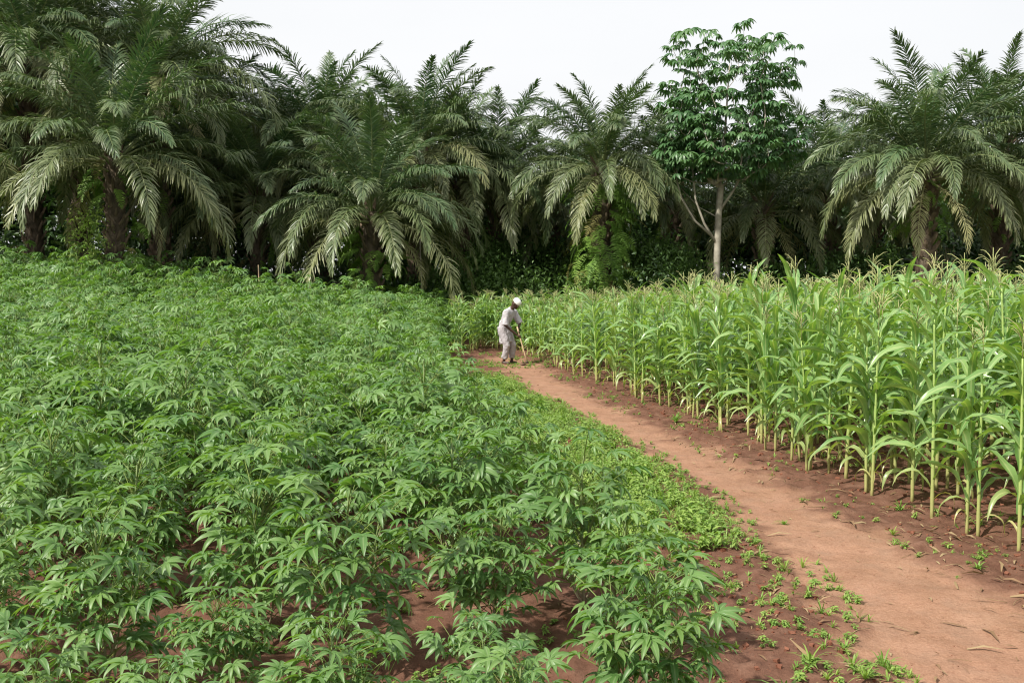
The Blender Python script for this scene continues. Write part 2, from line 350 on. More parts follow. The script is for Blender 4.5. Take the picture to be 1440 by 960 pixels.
front = [ # x, y, height, label
 (-.86, 5.55, 1.0, 'tall upright cassava plant with a drooping top shoot, centre of the front row'),
 (-2.02, 5.2, .87, 'broad cassava plant standing in front left with bare red soil to its right'),
 (.62, 4.75, .88, 'cassava plant nearest the path in the bottom middle, spreading over bare soil'),
 (-.74, 4.30, .74, 'low cassava plant at the bottom edge, just in front of the tall upright one'),
 (-2.62, 4.35, .66, 'cassava plant cut off by the bottom left corner of the picture'),
 (.46, 6.75, 1.05, 'cassava plant beside the weeds, directly behind the frontmost one by the path'),
 (-.42, 7.1, 1.05, 'cassava plant behind and to the right of the tall upright front one'),
 (-1.75, 7.0, 1.1, 'cassava plant in the gap behind the two left front plants'),
 (-3.1, 6.2, .95, 'cassava plant at the left picture edge in the front part of the field'),
 (-1.45, 6.15, .9, 'cassava plant between the tall upright front plant and the broad left one, a step behind'),
 (-.1, 5.95, .82, 'smaller cassava plant between the tall upright front plant and the one by the path'),
 (-2.45, 6.75, 1.0, 'cassava plant directly behind the broad front left plant'),
 (.62, 5.75, .8, 'cassava plant between the two plants nearest the path'),
 (-.15, 4.75, .6, 'low young cassava plant on the soil between the two nearest front plants'),
 (.02, 4.1, .62, 'low cassava plant cut by the bottom edge, left of the frontmost plant by the path'),
 (-1.4, 5.0, .62, 'low young cassava plant between the broad left plant and the tall upright one'),
 (-2.75, 5.4, .8, 'cassava plant at the left picture edge beside the broad front left one'),
 (-1.95, 4.15, .6, 'low cassava plant at the bottom edge near the left corner'),
 (-1.35, 4.0, .62, 'low cassava plant at the bottom edge left of centre'),
]
near_proto = [cassava_near(i) for i in range(NP)]
near_used = [False] * NP
def put(protos, used, i, loc, rz, sc, label):
    if not used[i]:
        used[i] = True; o = protos[i]; o.location = loc; o.rotation_euler = (0, 0, rz); o.scale = sc; o['label'] = label; return o
    return dup(protos[i], loc, rz, sc, label)
occ = []
for k, (x, y, h, lab) in enumerate(front):
    put(near_proto, near_used, k % NP, (x, y, float(H(x, y))), rs.uniform(0, 6.28), (h * 1.02, h * 1.02, h), lab); occ.append((x, y))
cands = []
y = 7.2; row = 0
while y < 34:
    xr = float(cassX(y)) - .25; xl = -.62 * y - 1.6; x = xr - (row % 2) * .45
    while x > xl:
        px, py = x + rs.uniform(-.2, .2), y + rs.uniform(-.22, .22)
        if py > 8: px = min(px, float(cassX(py)) - .34)
        if all((px - a) ** 2 + (py - b) ** 2 > .45 for a, b in occ): cands.append((px, py))
        x -= .90
    y += .82; row += 1
cands.sort(key=lambda p: p[0] ** 2 + p[1] ** 2 if abs(p[0]) < .5 * p[1] + .4 else 1e5 + p[1])
far_proto = [cassava_far(i) for i in range(NP)]; far_used = [False] * NP
rest = []
def near_lab(x, y):
    if x > float(cassX(y)) - .75: return 'green cassava plant in the row bordering the bright weed strip beside the path'
    if x < -.40 * y: return 'green cassava plant close to the left picture edge in the front of the field'
    if y < 9: return 'green cassava plant in the second and third rows behind the front bushes'
    return 'leafy green cassava plant in the front half of the cassava field, inside it'
NEAR = 75; IND = 300 - len(front)
for k, (x, y) in enumerate(cands):
    h = cas_h(x, y) * (rs.uniform(.84, 1.10) if rs.random() < .85 else rs.uniform(1.1, 1.28)); w = h ** .55 * rs.uniform(.95, 1.1); rz = rs.uniform(0, 6.28); z = float(H(x, y)); i = rs.randrange(NP)
    if x > float(cassX(y)) - .9 and y > 7.5: h = min(h, cas_h(x, y) * .92); w = min(w, h ** .5 * .93)
    tall = x < -7 and y > 24
    if k < NEAR: put(near_proto, near_used, i, (x, y, z), rz, (w, w, h), near_lab(x, y))
    elif k < IND:
        put(far_proto, far_used, i, (x, y, z), rz, (w * 1.04, w * 1.04, h), 'taller cassava plant at the far left of the field below the dark palms' if tall else ('cassava plant in the right-hand edge row of the field, towards the man' if x > float(cassX(y)) - .7 else 'pale green cassava plant in the rearmost rows below the palms' if y > 25 else 'pale green cassava plant inside the middle of the field'))
    else: rest.append(join([fol_t[i]]).moved(mat4((x, y, z), (0, 0, rz), (w * 1.04, w * 1.04, h)), rs.random()))
if rest: props(link('cassava_crop', mesh('cassava_crop', join(rest), M_cass)), 'outer and rearmost cassava plants closing the left field below the trees', 'cassava', kind='stuff')
for i in range(NP):
    for pr, us in ((near_proto, near_used), (far_proto, far_used)):
        if not us[i]:
            for c in kids[pr[i].name]: bpy.data.objects.remove(c)
            bpy.data.objects.remove(pr[i])

# ------------------------------------------------------------------ maize
def maize_leaf(rng, bend, L, wmax, n=10, dry=0.0, e0=None):
    s = np.linspace(0, 1, n); e0 = R(rng.uniform(62, 79)) if e0 is None else e0; e1 = e0 - R(bend)
    el = e0 + (e1 - e0) * sst(0, 1, s) ** rng.uniform(.9, 1.5); yaw = np.cumsum(rng.normal(0, .05, n)) + s * rng.uniform(-.35, .35)
    P = np.zeros((n, 3)); P[0, 0] = .012
    for i in range(1, n): P[i] = P[i - 1] + L / (n - 1) * np.array([math.cos(el[i]) * math.cos(yaw[i]), math.cos(el[i]) * math.sin(yaw[i]), math.sin(el[i])])
    W = wmax * np.interp(s, [0, .12, .35, .6, .85, 1], [.5, .75, .95, .8, .4, .03])
    tw = s * rng.uniform(-1.0, 1.0)
    side = np.stack([-np.sin(yaw) * np.cos(tw), np.cos(yaw) * np.cos(tw), np.sin(tw)], 1)
    t = leaf(P, side, W, fold=.0)
    tg = unit(np.gradient(P, axis=0)); nr = unit(np.cross(tg, side)); ph = rng.uniform(0, 6)
    V = t.V.reshape(n, 3, 3)
    up = nr * np.sign(nr[:, 2:3] + .001)
    V[:, 0] += up * (W * (.35 + .35 * np.sin(s * 19 + ph)))[:, None]; V[:, 2] += up * (W * (.35 + .35 * np.sin(s * 17 + ph + 2)))[:, None]
    dr = np.clip(dry + (s > .85) * dry * .5, 0, 1); return T(V.reshape(-1, 3), t.l, t.s, t.rib, np.repeat(dr, 3))
def mzset(n):
    rg = np.random.default_rng(77); out = []
    for i in range(6): out.append(maize_leaf(rg, rg.uniform(62, 124), rg.uniform(.58, .80), rg.uniform(.042, .054), n))      # 0-5 mid, arching
    for i in range(4): out.append(maize_leaf(rg, rg.uniform(40, 85), rg.uniform(.5, .68), rg.uniform(.034, .043), n, e0=R(rg.uniform(66, 80))))  # 6-9 upper
    for i in range(3): out.append(maize_leaf(rg, rg.uniform(125, 160), rg.uniform(.42, .6), rg.uniform(.024, .032), n, dry=.3, e0=R(62)))  # 10-12 low yellowing
    for i in range(2): out.append(maize_leaf(rg, rg.uniform(150, 165), rg.uniform(.35, .5), rg.uniform(.012, .02), n, dry=.9, e0=R(60)))  # 13-14 dead
    return out
mz_hi, mz_lo = mzset(11), mzset(6)
mz_me = [mesh('maize_leaf', t, M_maize) for t in mz_hi]
def maize_plan(rng, tassel=True, h=2.0):
    n = 16; a0 = rng.uniform(0, 6); top = h * rng.uniform(.8, .86) if tassel else h * .84; bendx, bendy = rng.normal(0, .035, 2)
    zs = np.linspace(-.05, top, 16); P = np.stack([bendx * (zs / h) ** 2, bendy * (zs / h) ** 2, zs], 1)
    rad = np.interp(zs, [-.05, .1, .5, top], [.0165, .0165, .0155, .007]); rad[::2] *= 1.18
    st = tube(P, rad, 7, dry=np.repeat(np.clip(.85 - 1.3 * zs, 0, 1), 7))
    leaves = []
    for i in range(n):
        f = i / (n - 1); z = .15 + (top - .19) * f ** 1.05; az = a0 + i * PI + rng.normal(0, .3) + f * .7
        v = int(rng.integers(13, 15)) if f < .05 and rng.random() < .8 else int(rng.integers(10, 13)) if f < .12 else int(rng.integers(0, 6)) if f < .78 else int(rng.integers(6, 10))
        p = (bendx * (z / h) ** 2, bendy * (z / h) ** 2, z)
        leaves.append((v, mat4(p, (rng.normal(0, .1), rng.normal(0, .12), az), rng.uniform(.88, 1.12) * (1.0 if f < .8 else .92)), rng.random()))
    ts = []
    if tassel:
        b = P[-1]; 
        ts.append(tube([b, b + [0, 0, .16], b + [.01, 0, .36]], [.005, .0045, .003], 4))
        for k in range(7):
            az = rng.uniform(0, 6.28); l = rng.uniform(.11, .17); z0 = b + np.array([0, 0, .12 + .018 * k]); d = np.array([math.cos(az), math.sin(az), 0]); sp = rng.uniform(.35, .75)
            ts.append(tube([z0, z0 + d * l * sp * .5 + [0, 0, l * .55], z0 + d * l * sp * 1.1 + [0, 0, l * .85], z0 + d * l * sp * 1.5 + [0, 0, l * .9]], [.0036, .0042, .004, .002], 3))
    return st, leaves, (join(ts) if ts else None)
NM = 8
mpl = [maize_plan(np.random.default_rng(300 + i), i not in (1, 5), 2.0) for i in range(NM)]
ms_me = [mesh('maize_stalk', p[0], M_mstalk) for p in mpl]
mt_me = [mesh('maize_tassel', p[2], M_tassel) if p[2] else None for p in mpl]
mf_t = [join([mz_lo[v].moved(M, t) for v, M, t in p[1]]) for p in mpl]
mf_me = [mesh('maize_foliage', t, M_maize) for t in mf_t]
G_MZ = 'maize plants in the field right of the path'
def maize(i, near):
    e = empty('maize_plant'); props(e, 'x', 'maize plant', G_MZ); ch = [link('stalk', ms_me[i], e)]
    if mt_me[i]: ch.append(link('tassel', mt_me[i], e))
    if near: ch += [link('leaf', mz_me[v], e, M) for v, M, t in mpl[i][1]]
    else: ch.append(props(link('foliage', mf_me[i], e), kind='stuff'))
    kids[e.name] = ch; return e
mzh = lambda x, y: float(np.interp(y, [5, 8, 12, 16, 20, 24, 28, 33], [2.12, 2.16, 2.12, 2.02, 1.88, 1.66, 1.42, 1.5]) + .03 * np.clip(x - maizeX(y), 0, 5))
hills = []
rs = random.Random(8)
d = 0.0; rowi = 0
while d < 24:                                              # rows run alongside the path
    y = 4.6 + rs.uniform(0, .5)
    while y < 33:
        x = float(maizeX(y)) + d + rs.uniform(-.2, .22)
        if x < .60 * y + 2.0 and not (y > 29.3 and d < 0): hills.append((x, y + rs.uniform(-.12, .12), d))
        y += .56
    d += .72; rowi += 1
for x in np.arange(-1.6, 8, .55):                          # cross rows that close the field behind the man
    for yy in (29.6, 30.4, 31.3): hills.append((x + rs.uniform(-.15, .15), yy + rs.uniform(-.2, .2), -1))
hills += [(-1.35, 28.6, -2), (-1.5, 29.2, -2), (-1.05, 29.1, -2)]
pl = []
for x, y, dd in hills:
    for k in range(rs.choice([1, 2, 2, 2, 3]) if dd < 4 else rs.choice([1, 2])):
        px, py = x + rs.uniform(-.11, .11), y + rs.uniform(-.11, .11); inview = abs(px) < .485 * py + .4
        pl.append(((0 if inview else 100) + py + max(dd, 0) * 1.9, px, py, dd))
pl.sort(); rest = []; restS = []; restT = []
mn_p = [maize(i, True) for i in range(NM)]; mn_u = [False] * NM; mf_p = [maize(i, False) for i in range(NM)]; mf_u = [False] * NM
for k, (_, x, y, dd) in enumerate(pl):
    h = mzh(x, y) / 2.0 * rs.uniform(.84, 1.10) * (.93 if dd == 0 else 1); i = rs.randrange(NM); w = h * rs.uniform(.92, 1.05) * (1.0 if y < 20 else 1.08); z = float(H(x, y)); rz = rs.uniform(0, 6.28)
    if k < 110: put(mn_p, mn_u, i, (x, y, z), rz, (w, w, h), ('large maize plant in the nearest edge row, towards the right side of the picture' if y < 10.5 else 'tall green maize plant on the near edge of the maize field beside the path') if dd < 1 else 'tall green maize plant standing behind the edge row of the near maize')
    elif k < 300: put(mf_p, mf_u, i, (x, y, z), rz, (w, w, h), 'short maize plant in the row behind the man' if dd < 0 else ('short maize plant on the far field edge close to the man' if dd < 1 and y > 20 else 'maize plant on the middle stretch of the field edge' if dd < 1 else 'maize plant inside the field, behind its middle and far edge'))
    else:
        M = mat4((x, y, z), (0, 0, rz), (w, w, h)); t = rs.random()
        rest.append(mf_t[i].moved(M, t)); restS.append(mpl[i][0].moved(M, t))
        if mpl[i][2]: restT.append(mpl[i][2].moved(M, t))
root = empty('maize_crop'); props(root, 'deeper rows of the maize field, a mass of green leaves under pale tassels', 'maize', kind='stuff')
for nm, tt, mm in (('foliage', rest, M_maize), ('stalks', restS, M_mstalk), ('tassels', restT, M_tassel)):
    props(link(nm, mesh(nm, join(tt), mm), root), kind='stuff')
for i in range(NM):
    for pr, us in ((mn_p, mn_u), (mf_p, mf_u)):
        if not us[i]:
            for c in kids[pr[i].name]: bpy.data.objects.remove(c)
            bpy.data.objects.remove(pr[i])

# ------------------------------------------------------------------ oil palms
def frond(rng, L, e0, e1, dry=0.0, nl=100):
    n = 16; s = np.linspace(0, 1, n); el = e0 + (e1 - e0) * s ** 1.3; sw = rng.uniform(-.25, .25)
    P = np.zeros((n, 3)); yaw = sw * s * s
    for i in range(1, n): P[i] = P[i - 1] + L / (n - 1) * np.array([math.cos(el[i]) * math.cos(yaw[i]), math.cos(el[i]) * math.sin(yaw[i]), math.sin(el[i])])
    rad = np.interp(s, [0, .1, .5, 1], [.055, .035, .018, .004])
    ts = [tube(P, rad, 4, cap=False, rib=1.0, dry=min(1, .15 + dry))]
    tg = unit(np.gradient(P, axis=0)); f = lambda A, t: np.array([np.interp(t, s, A[:, i]) for i in range(3)])
    tws = rng.uniform(-.5, .5)
    for sd_ in (-1, 1):
        for t in np.linspace(.13, .995, nl):
            t = min(1, t + rng.normal(0, .004)); p = f(P, t); tt = unit(f(tg, t)); sv = unit(np.cross(np.array([0, 0, 1.0]), tt)) * sd_ if abs(tt[2]) < .98 else np.array([0, sd_, 0.])
            up = unit(np.cross(tt, sv)); up = up * (1 if up[2] >= 0 else -1)
            Ll = L * .148 * np.interp(t, [.13, .22, .45, .75, 1], [.35, .75, 1.0, .85, .35]) * rng.uniform(.88, 1.1)
            fw = R(np.interp(t, [.13, .6, 1], [28, 38, 66])) + rng.normal(0, .07); ud = R(rng.choice([-16, 6, 30])) + rng.normal(0, .10) + tws * sd_ * t * .5
            d0 = unit(sv * math.cos(fw) * math.cos(ud) + tt * math.sin(fw) + up * math.cos(fw) * math.sin(ud))
            g_ = rng.uniform(.45, .95) * (.45 if e0 > R(60) else 1); d1 = unit(d0 + np.array([0, 0, -g_ * .55])); d2 = unit(d0 + np.array([0, 0, -g_ * 1.35]))
            Q = np.array([p, p + d0 * Ll * .3, p + d0 * Ll * .3 + d1 * Ll * .37, p + d0 * Ll * .3 + d1 * Ll * .37 + d2 * Ll * .33])
            w = unit(np.cross(d0, up)); w = unit(w + up * rng.normal(0, .35))
            k = rng.uniform(.9, 1.1); ts.append(strip(Q, w, np.array([.009, .019, .016, .003]) * k, dry=np.array([.1, .1, .1, .1, .2, .2, .5, .5]) * .5 + dry + rng.uniform(-.05, .05)))
    t = join(ts); t.dry = np.clip(t.dry, 0, 1); return t
rg = np.random.default_rng(21)
AGES = 10; FR = []
for a in range(AGES):
    f = a / (AGES - 1); row_ = []
    for v in range(3):
        e0 = R(80 - 70 * f + rg.uniform(-5, 5)); e1 = e0 - R(38 + 70 * min(1, f * 1.2) + rg.uniform(-12, 12))
        row_.append(mesh('palm_frond', frond(rg, rg.uniform(4.3, 4.8) * (.9 if f < .15 else 1), e0, max(e1, R(-84)), dry=[.0, .0, .0, .02, .03, .05, .09, .16, .28, .45][a] * .9 + v * .04), M_palm))
    FR.append(row_)
DEAD = [mesh('palm_frond_dead', frond(rg, 3.6, R(-20), R(-88), dry=.8, nl=46), M_palm) for _ in range(2)]
def trunk_geo(rng, h, r=.27):
    n = 14; z = np.linspace(-.2, h, n); P = np.stack([.04 * np.sin(z * .9), .04 * np.cos(z * 1.1), z], 1)
    tr = tube(P, np.interp(z, [-.2, .4, h], [r * 1.35, r, r * 1.05]), 12, noise=.06, rng=rng)
    st = []; k = 0; zz = max(.3, h * .12)
    while zz < h + .25:
        az = k * 2.39996; k += 1; d = np.array([math.cos(az), math.sin(az), 0]); l = rng.uniform(.22, .5); p = np.array([0, 0, zz]) + d * r * .8
        q = p + d * l * .55 + [0, 0, l * .75]
        st.append(tube([p, (p + q) / 2 + d * .03, q], [[.10, .05], [.075, .035], [.05, .02]], 5)); zz += .055
    return tr, join(st)
def fern_frond(rng, L):
    n = 7; s = np.linspace(0, 1, n); el = R(30) - R(rng.uniform(95, 125)) * s ** .7; P = np.zeros((n, 3))
    for i in range(1, n): P[i] = P[i - 1] + L / (n - 1) * np.array([math.cos(el[i]), 0, math.sin(el[i])])
    ts = [tube(P, .004, 3, cap=False)]
    for t in np.linspace(.08, .98, 17):
        p = np.array([np.interp(t, s, P[:, i]) for i in range(3)])
        for sg in (-1, 1):
            l = L * .20 * math.sin(PI * (t * .85 + .1)) * rng.uniform(.8, 1.2); d = unit(np.array([.25, sg, -.25 + rng.normal(0, .25)])); w = unit(np.array([1, 0, -.8]))
            ts.append(strip([p, p + d * l * .6, p + d * l + [0, 0, -l * .25]], w, [.013, .017, .003]))
    return join(ts)
FERN = [fern_frond(rg, L) for L in (.55, .7, .85, 1.0)]
def fern_mass(rng, z0, z1, r, n, sc=1.0):
    out = []
    for i in range(n):
        az = rng.uniform(0, 6.28); z = rng.uniform(z0, z1); rr = r * rng.uniform(.8, 1.25)
        out.append(FERN[rng.integers(0, 4)].moved(mat4((rr * math.cos(az), rr * math.sin(az), z), (rng.normal(0, .25), rng.normal(0, .3), az + rng.normal(0, .4)), sc * rng.uniform(.8, 1.25)), rng.random(), 0 if rng.random() < .93 else .8))
    return join(out)
TR = {}
def palm(x, y, h, n, scale, label, ferns=0, seed=0, fr=(.25, .98), dead=2, fsc=1.0, lo=0.0, lean=0.0, maxage=1.0):
    rng = np.random.default_rng(seed); e = empty('oil_palm', (x, y, float(H(x, y))), rng.uniform(0, 6)); e.rotation_euler[0] = lean
    props(e, label, 'palm tree', 'oil palms along the back of the fields')
    key = (round(h * 2) / 2, seed % 3)
    if key not in TR:
        a, b = trunk_geo(rng, key[0]); TR[key] = (mesh('palm_trunk', a, M_ptrunk), mesh('frond_bases', b, M_stub, False))
    k = h / key[0]
    a = link('trunk', TR[key][0], e); a.scale = (1, 1, k); b = link('frond_bases', TR[key][1], e); b.scale = (1, 1, k); props(b, kind='stuff')
    off = rng.uniform(0, 6); n = int(n * 1.5)
    for i in range(n):
        f = .05 + (i + .5) / n * .95 * maxage; a = min(AGES - 1, int(f * AGES)); az = off + i * 2.39996 + rng.normal(0, .12); r = .06 + .22 * f
        M = mat4((r * math.cos(az), r * math.sin(az), h + .35 - .75 * f + rng.normal(0, .04)), (rng.normal(0, .10), rng.normal(0, .09), az), scale * rng.uniform(.88, 1.1))
        link('frond', FR[a][int(rng.integers(0, 3))], e, M)
    for i in range(dead):
        az = rng.uniform(0, 6.28); link('dead_frond', DEAD[i % 2], e, mat4((.3 * math.cos(az), .3 * math.sin(az), h - .5), (0, rng.normal(0, .1), az), scale * rng.uniform(.7, .95)))
    if ferns:
        props(link('fern', mesh('fern', fern_mass(rng, h * fr[0], h * fr[1], .52, ferns, fsc), M_fern), e), kind='stuff')
    return e
def PX(px, D): return (px - 720) / 1500 * D
P_ = [ # px, D, crown base height, fronds, scale, label, ferns
 (165, 32.5, 5.0, 34, 1.02, 'low broad oil palm at the left whose sunlit old fronds droop over the cassava', 60, 1),
 (228, 36.5, 8.1, 34, 1.08, 'tallest oil palm at the left, its right-hand fronds arching against the white sky', 20, 2),
 (50, 36.0, 8.6, 34, 1.05, 'tall oil palm filling the upper left corner', 20, 3),
 (115, 39.5, 10.4, 30, 1.0, 'tall oil palm whose crown is cut off by the top edge of the picture', 0, 4),
 (-60, 34.0, 6.2, 30, 1.0, 'oil palm at the left picture edge, mostly cut off', 20, 5),
 (365, 37.5, 4.5, 34, .92, 'dark oil palm in the dip between the tall left palms and the middle group', 30, 6),
 (525, 34.5, 4.1, 36, .90, 'low front palm left of centre with a drooping skirt of pale fronds above ferns', 120, 7),
 (590, 38.5, 6.5, 34, .90, 'upright oil palm of the middle group with its top fronds highest against the sky', 0, 8),
 (450, 40.0, 6.7, 32, .95, 'oil palm behind and left of the low front palm, top fronds above it', 0, 9),
 (300, 41.0, 6.2, 30, .9, 'oil palm far back between the tallest left palm and the dark dip', 0, 19),
 (400, 42.5, 5.9, 30, .88, 'small-looking oil palm far back over the dip left of the middle group', 0, 20),
 (775, 43.0, 4.3, 28, .8, 'low oil palm far back just right of the middle patch of open sky', 0, 21),
 (1225, 42.5, 5.3, 28, .85, 'oil palm far back, showing left of the largest right palm', 0, 22),
 (645, 40.5, 5.6, 32, .9, 'oil palm close right of the upright middle palm, half hidden by it', 0, 18),
 (700, 41.0, 5.5, 32, .92, 'shaded oil palm just left of the gap of sky in the middle', 30, 10),
 (846, 37.5, 5.8, 36, .85, 'oil palm right of centre, its trunk thickly hung with bright green ferns', 280, 11),
 (945, 42.0, 5.2, 28, .9, 'dim oil palm between the fern-hung palm and the umbrella-leaved tree', 20, 12),
 (1072, 39.5, 4.6, 26, .85, 'dark oil palm under the umbrella-leaved tree with pale fronds hanging straight down', 20, 13),
 (1165, 41.5, 5.8, 28, .9, 'oil palm between the umbrella-leaved tree and the large right palm', 20, 14),
 (1298, 35.0, 5.5, 40, .94, 'largest oil palm at the right, wide crowned with a bunch of ferns below it', 55, 15),
 (1405, 39.0, 6.6, 34, .94, 'oil palm at the right edge, standing behind the largest right palm', 20, 16),
 (1520, 36.5, 5.6, 30, 1.0, 'oil palm beyond the right picture edge, only its left fronds showing', 10, 17),
]
for px, D, h, n, s, lab, fe, sd2 in P_:
    kw = {}
    if sd2 == 11: kw = dict(fr=(.25, .97), fsc=1.25, dead=0)
    if sd2 == 15: kw = dict(fr=(.62, .98), fsc=.95, dead=2)
    if sd2 == 13: kw = dict(dead=6)
    if sd2 == 7: kw = dict(fr=(.1, .9))
    palm(PX(px, D), D, h, n, s, lab, fe, sd2, **kw)

# ------------------------------------------------------------------ broadleaved trees and shrubs
def leaf_tpl(L, w, n=3, droop=.5):
    s = np.linspace(0, 1, n + 1); P = np.stack([L * s, 0 * s, -droop * L * s * s], 1); W = w * np.sin(PI * np.clip(s, .06, .97)) ** .8
    return leaf(P, np.array([0, 1., 0]), W, fold=.2)
def cluster(rng, nleaf, L, spread, n=2):
    out = []
    for i in range(nleaf):
        az = rng.uniform(0, 6.28); out.append(leaf_tpl(L * rng.uniform(.7, 1.2), L * .22, n).moved(mat4(tuple(rng.normal(0, spread, 3)), (rng.normal(0, .5), rng.uniform(-.5, .7), az), 1), rng.random() * .5))
    return join(out)
def whorl(rng, L):                                         # umbrella of drooping palmate leaves
    out = []
    for i in range(5):
        az = i * 1.26 + rng.uniform(-.3, .3); p = np.array([math.cos(az), math.sin(az), 0]) * L * .75 + [0, 0, rng.uniform(-.05, .08)]
        for j in range(7):
            a = az + (j - 3) * .62; out.append(leaf_tpl(L * rng.uniform(.8, 1.1) * (1 - .09 * abs(j - 3)), L * .15, 3, .55).moved(mat4(p, (rng.normal(0, .12), rng.uniform(.0, .45), a), 1), i * .13))
    return join(out)
def skeleton(rng, targets, trunk_pts, r_tip=.012, m=5):
    nodes = [np.array(p, float) for p in trunk_pts]; par = [-1] + list(range(len(nodes) - 1))
    ax = nodes[-1]; order = sorted(range(len(targets)), key=lambda i: np.linalg.norm(targets[i] - nodes[len(trunk_pts) // 2]))
    for i in order:
        t = targets[i]; A = np.array(nodes); dv = t - A; ds = np.linalg.norm(dv, axis=1) + np.where(dv[:, 2] < .1, 2.5, 0) + np.where(np.arange(len(A)) < 2, 3, 0)
        j = int(np.argmin(ds)); a = A[j]; midp = (a + t) / 2 + np.array([0, 0, -.08]) * np.linalg.norm(t - a) + rng.normal(0, .03, 3)
        nodes.append(midp); par.append(j); nodes.append(t); par.append(len(nodes) - 2)
    cnt = np.ones(len(nodes))
    for i in range(len(nodes) - 1, 0, -1):
        cnt[par[i]] += cnt[i]
    return nodes, par, cnt
def branches(nodes, par, cnt, k=.009, m=5, pw=.5, ntr=0, trunk_r=None):
    out = []
    for i in range(1, len(nodes)):
        a, b = nodes[par[i]], nodes[i]
        if np.linalg.norm(a - b) < .02: continue
        r0, r1 = k * cnt[par[i]] ** pw, k * cnt[i] ** pw
        r0 = min(r0, r1 * 1.5)
        out.append(tube([a, (a + b) / 2, b], [r0, (r0 + r1) / 2, r1], 7 if i < ntr else m, cap=False))
    return join(out)
# -- umbrella-leaved tree
rng = np.random.default_rng(9)
def crown_pts(rng, n, prof, mind, ymul=1.0):
    pts = []; tries = 0; zs_ = [p[0] for p in prof]
    while len(pts) < n and tries < 20000:
        tries += 1; z = rng.uniform(zs_[0], zs_[-1]); r = np.interp(z, zs_, [p[1] for p in prof]); cx_ = np.interp(z, zs_, [p[2] for p in prof])
        a = rng.uniform(0, 6.28); q = r * math.sqrt(rng.uniform(.12, 1)); p = np.array([cx_ + q * math.cos(a), q * math.sin(a) * ymul, z])
        if all(np.sum((p - o_) ** 2) > mind ** 2 for o_ in pts[-160:]): pts.append(p)
    return pts
e = empty('umbrella_leaf_tree', (PX(1007, 36), 36, -.1), 0, (1.0, 1.0, .975)); props(e, 'slender pale-trunked tree with tiers of drooping umbrella-like leaves standing above the maize', 'tree')
tp = crown_pts(rng, 210, [(5.6, 1.3, .3), (6.2, 2.3, .4), (7.2, 2.35, .5), (8.2, 2.25, .35), (9.2, 2.4, .5), (10.0, 2.35, .5), (10.45, 1.9, .5)], .40)
tr_pts = [(0, 0, -.2), (.0, 0, 1.5), (.02, 0, 3.0), (.05, .02, 4.2), (.12, 0, 5.3), (.2, 0, 6.4), (.25, 0, 7.5), (.3, 0, 8.5), (.35, 0, 9.4)]
tp = tp + crown_pts(rng, 90, [(5.5, 1.5, .3), (6.2, 2.4, .4), (7.8, 2.4, .45)], .42) + [A_ for A_ in (np.array([-.9, 0, 6.7]), np.array([-1.5, -.1, 6.0]), np.array([1.2, 0, 6.9]))] + [np.array([cx0, 0, cz0]) + rng.normal(0, .38, 3) for cx0, cz0 in ((-.95, 6.8), (-1.55, 6.1), (-1.3, 6.5), (-.5, 6.2)) for _ in range(8)]
tp = [p for p in tp if p[2] < 8.0 or rng.random() < .75]
nd, pr, cn = skeleton(rng, tp, tr_pts)
cn2 = cn.copy()
link('trunk', mesh('trunk', join([tube(tr_pts, [.092, .08, .075, .068, .056, .045, .035, .026, .016], 10), branches(nd, pr, cn2, .0042, 5, .52)]), M_bark), e)
for arm in ([(0, 0, 3.3), (-.45, -.1, 4.0), (-.75, -.1, 4.8), (-.85, -.05, 5.8), (-.9, 0, 6.6)], [(-.2, -.05, 3.6), (-.8, -.2, 4.1), (-1.25, -.2, 4.9), (-1.5, -.1, 5.9)], [(.05, 0, 4.4), (.5, -.1, 5.1), (.9, -.1, 5.9), (1.2, 0, 6.8)]):
    link('branch', mesh('branch', tube(arm, np.linspace(.05, .02, len(arm)), 7), M_bark), e)
W_ = [whorl(rng, L) for L in (.27, .31, .35, .29)]
for k, p in enumerate(tp):
    if k == 0: wm_ = [mesh('leaf_whorl', w, M_umb) for w in W_]
    link('leaf_whorl', wm_[k % 4], e, mat4(p + np.array([0, 0, .05]), (rng.normal(0, .2), rng.normal(0, .2), rng.uniform(0, 6)), rng.uniform(.8, 1.15)))
# -- dense background trees
def dense_geo(seed, h, r, zb, ncl, L=.22, nleaf=16, spread=.28, flat=.8, shape=1.0):
    rng = np.random.default_rng(seed); CL = [cluster(rng, nleaf, L, spread) for _ in range(4)]
    lob = [(rng.uniform(-.6, .6) * r, rng.uniform(-.6, .6) * r, rng.uniform(zb + .25 * (h - zb), h - .25 * (h - zb)), rng.uniform(.38, .62) * r) for _ in range(9)] + [(0, 0, (zb + h) / 2, r * .7)]
    tg_ = []; out = []
    for i in range(ncl):
        c = lob[rng.integers(0, len(lob))]; v = unit(rng.normal(0, 1, 3)); q = c[3] * rng.uniform(.55, 1.08) ; p = np.array(c[:3]) + v * np.array([q, q, q * flat * shape])
        if p[2] < zb * .8: p[2] = zb + rng.uniform(0, .5)
        out.append(CL[rng.integers(0, 4)].moved(mat4(p, (rng.normal(0, .3), rng.normal(0, .3), rng.uniform(0, 6)), rng.uniform(.75, 1.25)), rng.random()))
        if i % 16 == 0: tg_.append(p)
    nd, pr, cn = skeleton(rng, tg_, [(0, 0, -.2), (.05, 0, zb * .5), (0, .05, zb), (.05, 0, (zb + h) / 2), (0, 0, h * .85)])
    return join(out), join([branches(nd, pr, cn, .016, 5), tube([(0, 0, -.2), (.05, 0, zb * .5), (0, .05, zb)], [.24, .19, .15], 8)])
TG = []
